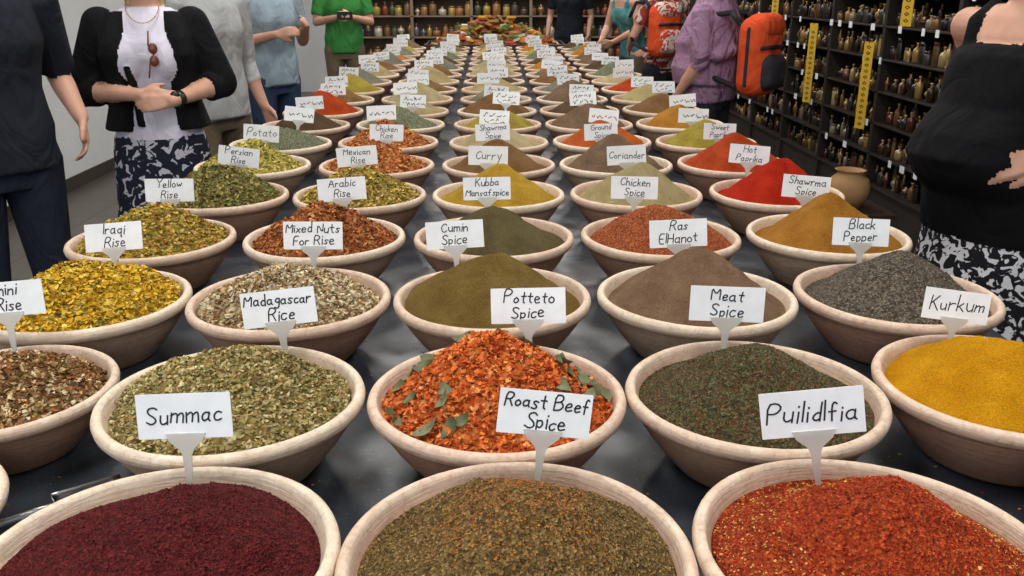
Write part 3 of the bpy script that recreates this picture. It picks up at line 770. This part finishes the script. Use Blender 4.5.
a=hang(.21); a['L']=((.255,.07,1.12),(.25,-.07,.985),(-.1,-.35,-1),(1,-.2,.1)); 
person('standing_man',(-1.67,3.0),48,1.80,False,NAVY,JEAN,a,sleeve=.95,voxel=.0075,hairc=(50,36,28),loose=.015)
AR={'R':((-.265,-.01,1.10),(-.035,-.185,1.10)),'L':((.262,-.01,1.12),(.085,-.205,1.075))}
def cardi(B):
    B.mm={'cardi':BLACK}
    for sx in (-1,1):
        B.loft('cardi',[(.95,.070,.135,sx*.135,.01),(1.05,.062,.118,sx*.115,.01),(1.17,.062,.124,sx*.118,.0),(1.24,.060,.140,sx*.130,-.01),(1.31,.060,.125,sx*.122,-.005),(1.35,.055,.105,sx*.112,.0),(1.40,.04,.078,sx*.10,.01)])
        S0=Vector((sx*.17,0,1.355)); el=Vector(AR['R' if sx<0 else 'L'][0]); wr=Vector(AR['R' if sx<0 else 'L'][1])
        B.ell('cardi',S0,(.068,.068,.066)); B.cone('cardi',S0,el,.068,.064,flat=True); B.ell('cardi',el,(.062,.062,.062))
        B.cone('cardi',el,el.lerp(wr,.30),.060,.057,flat=True)
    B.cone('cardi',(-.10,.12,1.33),(.10,.12,1.33),.045,.045)
    B.loft('bstrap',[(.97,.012,.02,-.055,-.115),(1.10,.012,.02,-.06,-.112),(1.2,.012,.02,-.075,-.13)]); B.mm['bstrap']=BLACK
a={'R':AR['R']+((1,-.15,-.12),(0,-1,.15),-1),'L':AR['L']+((-1,-.1,-.1),(0,-1,.2),1)}
wm=person('standing_woman',(-1.345,3.62),14,1.68,True,WHITE,BW2,a,sleeve=0,hairc=(190,160,110),longhair=True,skirt=.22,voxel=.0065,extra=cardi,curl=.45,hk=.92)
SG=simple('amber_sunglasses',(96,50,30),.2,var=.3); GOLD=simple('gold',(200,160,90),.3,1.0)
B=Body()
for zz in (1.268,1.222): B.ell('a',(.03,-.158,zz),(.017,.006,.021))
B.cone('a',(.03,-.157,1.25),(.03,-.157,1.24),.003,.003); B.cone('a',(.014,-.152,1.28),(.016,-.118,1.33),.003,.003); B.cone('a',(.014,-.155,1.215),(.004,-.152,1.16),.003,.003)
new_obj('sunglasses',mk_mesh('sunglasses',B.V,B.F,[SG],True),wm)
B=Body(); pts=[]
for i in range(13):
    t=i/12; an=math.pi*(t); pts.append((-.062*math.cos(an),-.05-.060*math.sin(an),1.43-.07*math.sin(an)))
B.chain('a',pts,[.0016]*13); new_obj('necklace',mk_mesh('necklace',B.V,B.F,[GOLD],True),wm)
B=Body(); el=Vector(AR['L'][0]); wr=Vector(AR['L'][1]); B.cone('a',el.lerp(wr,.84),el.lerp(wr,.93),.031,.030,flat=True); B.ell('a',tuple(el.lerp(wr,.885)+Vector((-.012,-.022,.014))),(.018,.012,.018))
new_obj('wristwatch',mk_mesh('wristwatch',B.V,B.F,[simple('black_strap',(26,26,28),.4)],True),wm)
a=hang(.2); a['R']=((-.25,.04,1.10),(-.24,.0,.86))
person('standing_man',(-1.36,4.4),60,1.76,False,GREY,KHAKI,a,sleeve=1.5,loose=.02)
a={'R':((-.26,.0,1.10),(-.12,-.22,1.16)),'L':((.26,0,1.1),(.1,-.24,1.2))}
person('standing_man',(-1.44,6.0),50,1.74,False,LBLUE,BJEAN,a,sleeve=.6,loose=.015)
a={'R':((-.25,-.06,1.12),(-.06,-.27,1.17),(.5,-.5,.2),(-.6,-.6,.2)),'L':((.25,-.06,1.12),(.06,-.27,1.17),(-.5,-.5,.2),(.6,-.6,.2))}
g=person('standing_man',(-1.42,8.9),12,1.74,False,GREEN,KHAKI,a,sleeve=.75,loose=.015,curl=.9)
boxobj('smartphone',[(-.07,.07,-.345,-.333,1.15,1.22)],simple('black_glass',(20,20,22),.15),g)
a={'R':((-.19,.17,1.10),(-.13,.20,.90),(.1,-.1,-1),(-1,.3,0)),'L':((.255,.10,1.12),(.19,-.09,1.055),(-.35,-.8,-.25),(.8,-.5,.3),-1)}
person('standing_woman',(1.43,2.42),-68,1.72,True,BLK2,BW,a,sleeve=0,hairc=(90,60,40),longhair=True,skirt=.3,voxel=.0065,belly=.085,tank=True,curl=.45,loose=.018,hems=.80,hk=.95)
def scarf(B):
    B.mm={'scarf':LAV}
    B.loft('scarf',[(.94,.20,.19,.02,-.03),(1.04,.235,.20,.01,-.04),(1.12,.225,.185,0,-.03),(1.19,.245,.19,0,-.03),(1.26,.22,.17,0,-.02),(1.33,.21,.155,0,0),(1.42,.135,.115,0,0),(1.49,.105,.11,0,0),(1.60,.098,.108,0,.02),(1.69,.075,.09,0,.02)])
    B.cone('scarf',(-.1,-.14,1.2),(-.13,-.19,.88),.07,.045); B.chain('scarf',[(-.18,-.06,1.36),(-.02,-.20,1.22),(.17,-.12,1.08)],[.05,.04,.045]); B.chain('scarf',[(-.2,.05,1.30),(-.05,.16,1.16),(.18,.12,1.12)],[.05,.04,.045])
person('standing_woman',(1.34,5.45),-128,1.66,True,LAV,DGREY,hang(.18,.12),sleeve=1.2,hairc=(70,50,36),extra=scarf,loose=.02)
def backpack(loc,yaw,c1,c2,s=1,c3=None,flap=None):
    e=empty('backpack',loc,(0,0,math.radians(yaw))); e.scale=(s,)*3
    def rb(name,x0,x1,y0,y1,z0,z1,mat,bv):
        o=boxobj(name,[(x0,x1,y0,y1,z0,z1)],mat,e,bev=0); b=o.modifiers.new('b','BEVEL'); b.width=bv; b.segments=6
        for p in o.data.polygons: p.use_smooth=True
        return o
    rb('main_body',-.155,.155,0,.19,0,.47,c1,.085); rb('front_pocket',-.115,.115,.12,.235,.04,.25,c2,.055); rb('top_flap',-.14,.14,.03,.205,.33,.485,flap or c2,.075)
    rb('side_piping',-.160,.160,.08,.11,.06,.41,c3 or c1,.014)
    B=Body()
    for sx in (-1,1): B.chain('s',[(sx*.09,.0,.42),(sx*.095,-.06,.485),(sx*.10,-.20,.47),(sx*.11,-.27,.34),(sx*.12,-.20,.12),(sx*.12,.0,.06)],[.016]*6)
    B.chain('s',[(-.03,.03,.47),(0,.03,.52),(.03,.03,.47)],[.008]*3)
    B.chain('s',[(-.13,.18,.29),(0,.205,.295),(.13,.18,.29)],[.012]*3)
    new_obj('shoulder_straps',mk_mesh('shoulder_straps',B.V,B.F,[simple('webbing',(34,34,38),.8)],True),e)
    return e
RED=cloth('red_orange_nylon',(214,82,44)); DGN=cloth('grey_nylon',(52,50,56))
t_=math.radians(-135)
backpack((1.33-.215*math.sin(t_),5.40+.215*math.cos(t_),.87),-135,RED,DGN,.95,DGN,RED)
a={'R':((-.24,-.1,1.12),(-.12,-.3,1.0)),'L':((.24,-.1,1.12),(.1,-.32,1.0))}
person('standing_woman',(1.38,7.2),-150,1.68,True,REDP,DGREY,a,sleeve=.6,hairc=(60,44,34))
backpack((1.38-.18*math.sin(math.radians(30)),7.2-.18*math.cos(math.radians(30)),.95),-150,RED,floral('red_white_nylon',(180,60,48),(206,198,190),20,.5),.85)
person('standing_woman',(1.40,8.8),-60,1.66,True,TEAL,KHAKI,a,sleeve=0,tank=True,hairc=(150,110,70),longhair=True,lean=.3)
person('standing_man',(.98,11.3),-20,1.76,False,NAVY,JEAN,hang(.2),sleeve=.7)

# ---------------------------------------------------------------- camera
cd=bpy.data.cameras.new('Camera'); cd.sensor_width=36; cd.lens=880/1024*36; cd.clip_start=.02
cam=bpy.data.objects.new('Camera',cd); COL.objects.link(cam); cam.location=(0,0,1.48)
cam.rotation_euler=(math.radians(71),0,math.radians(-1.35)); scene.camera=cam
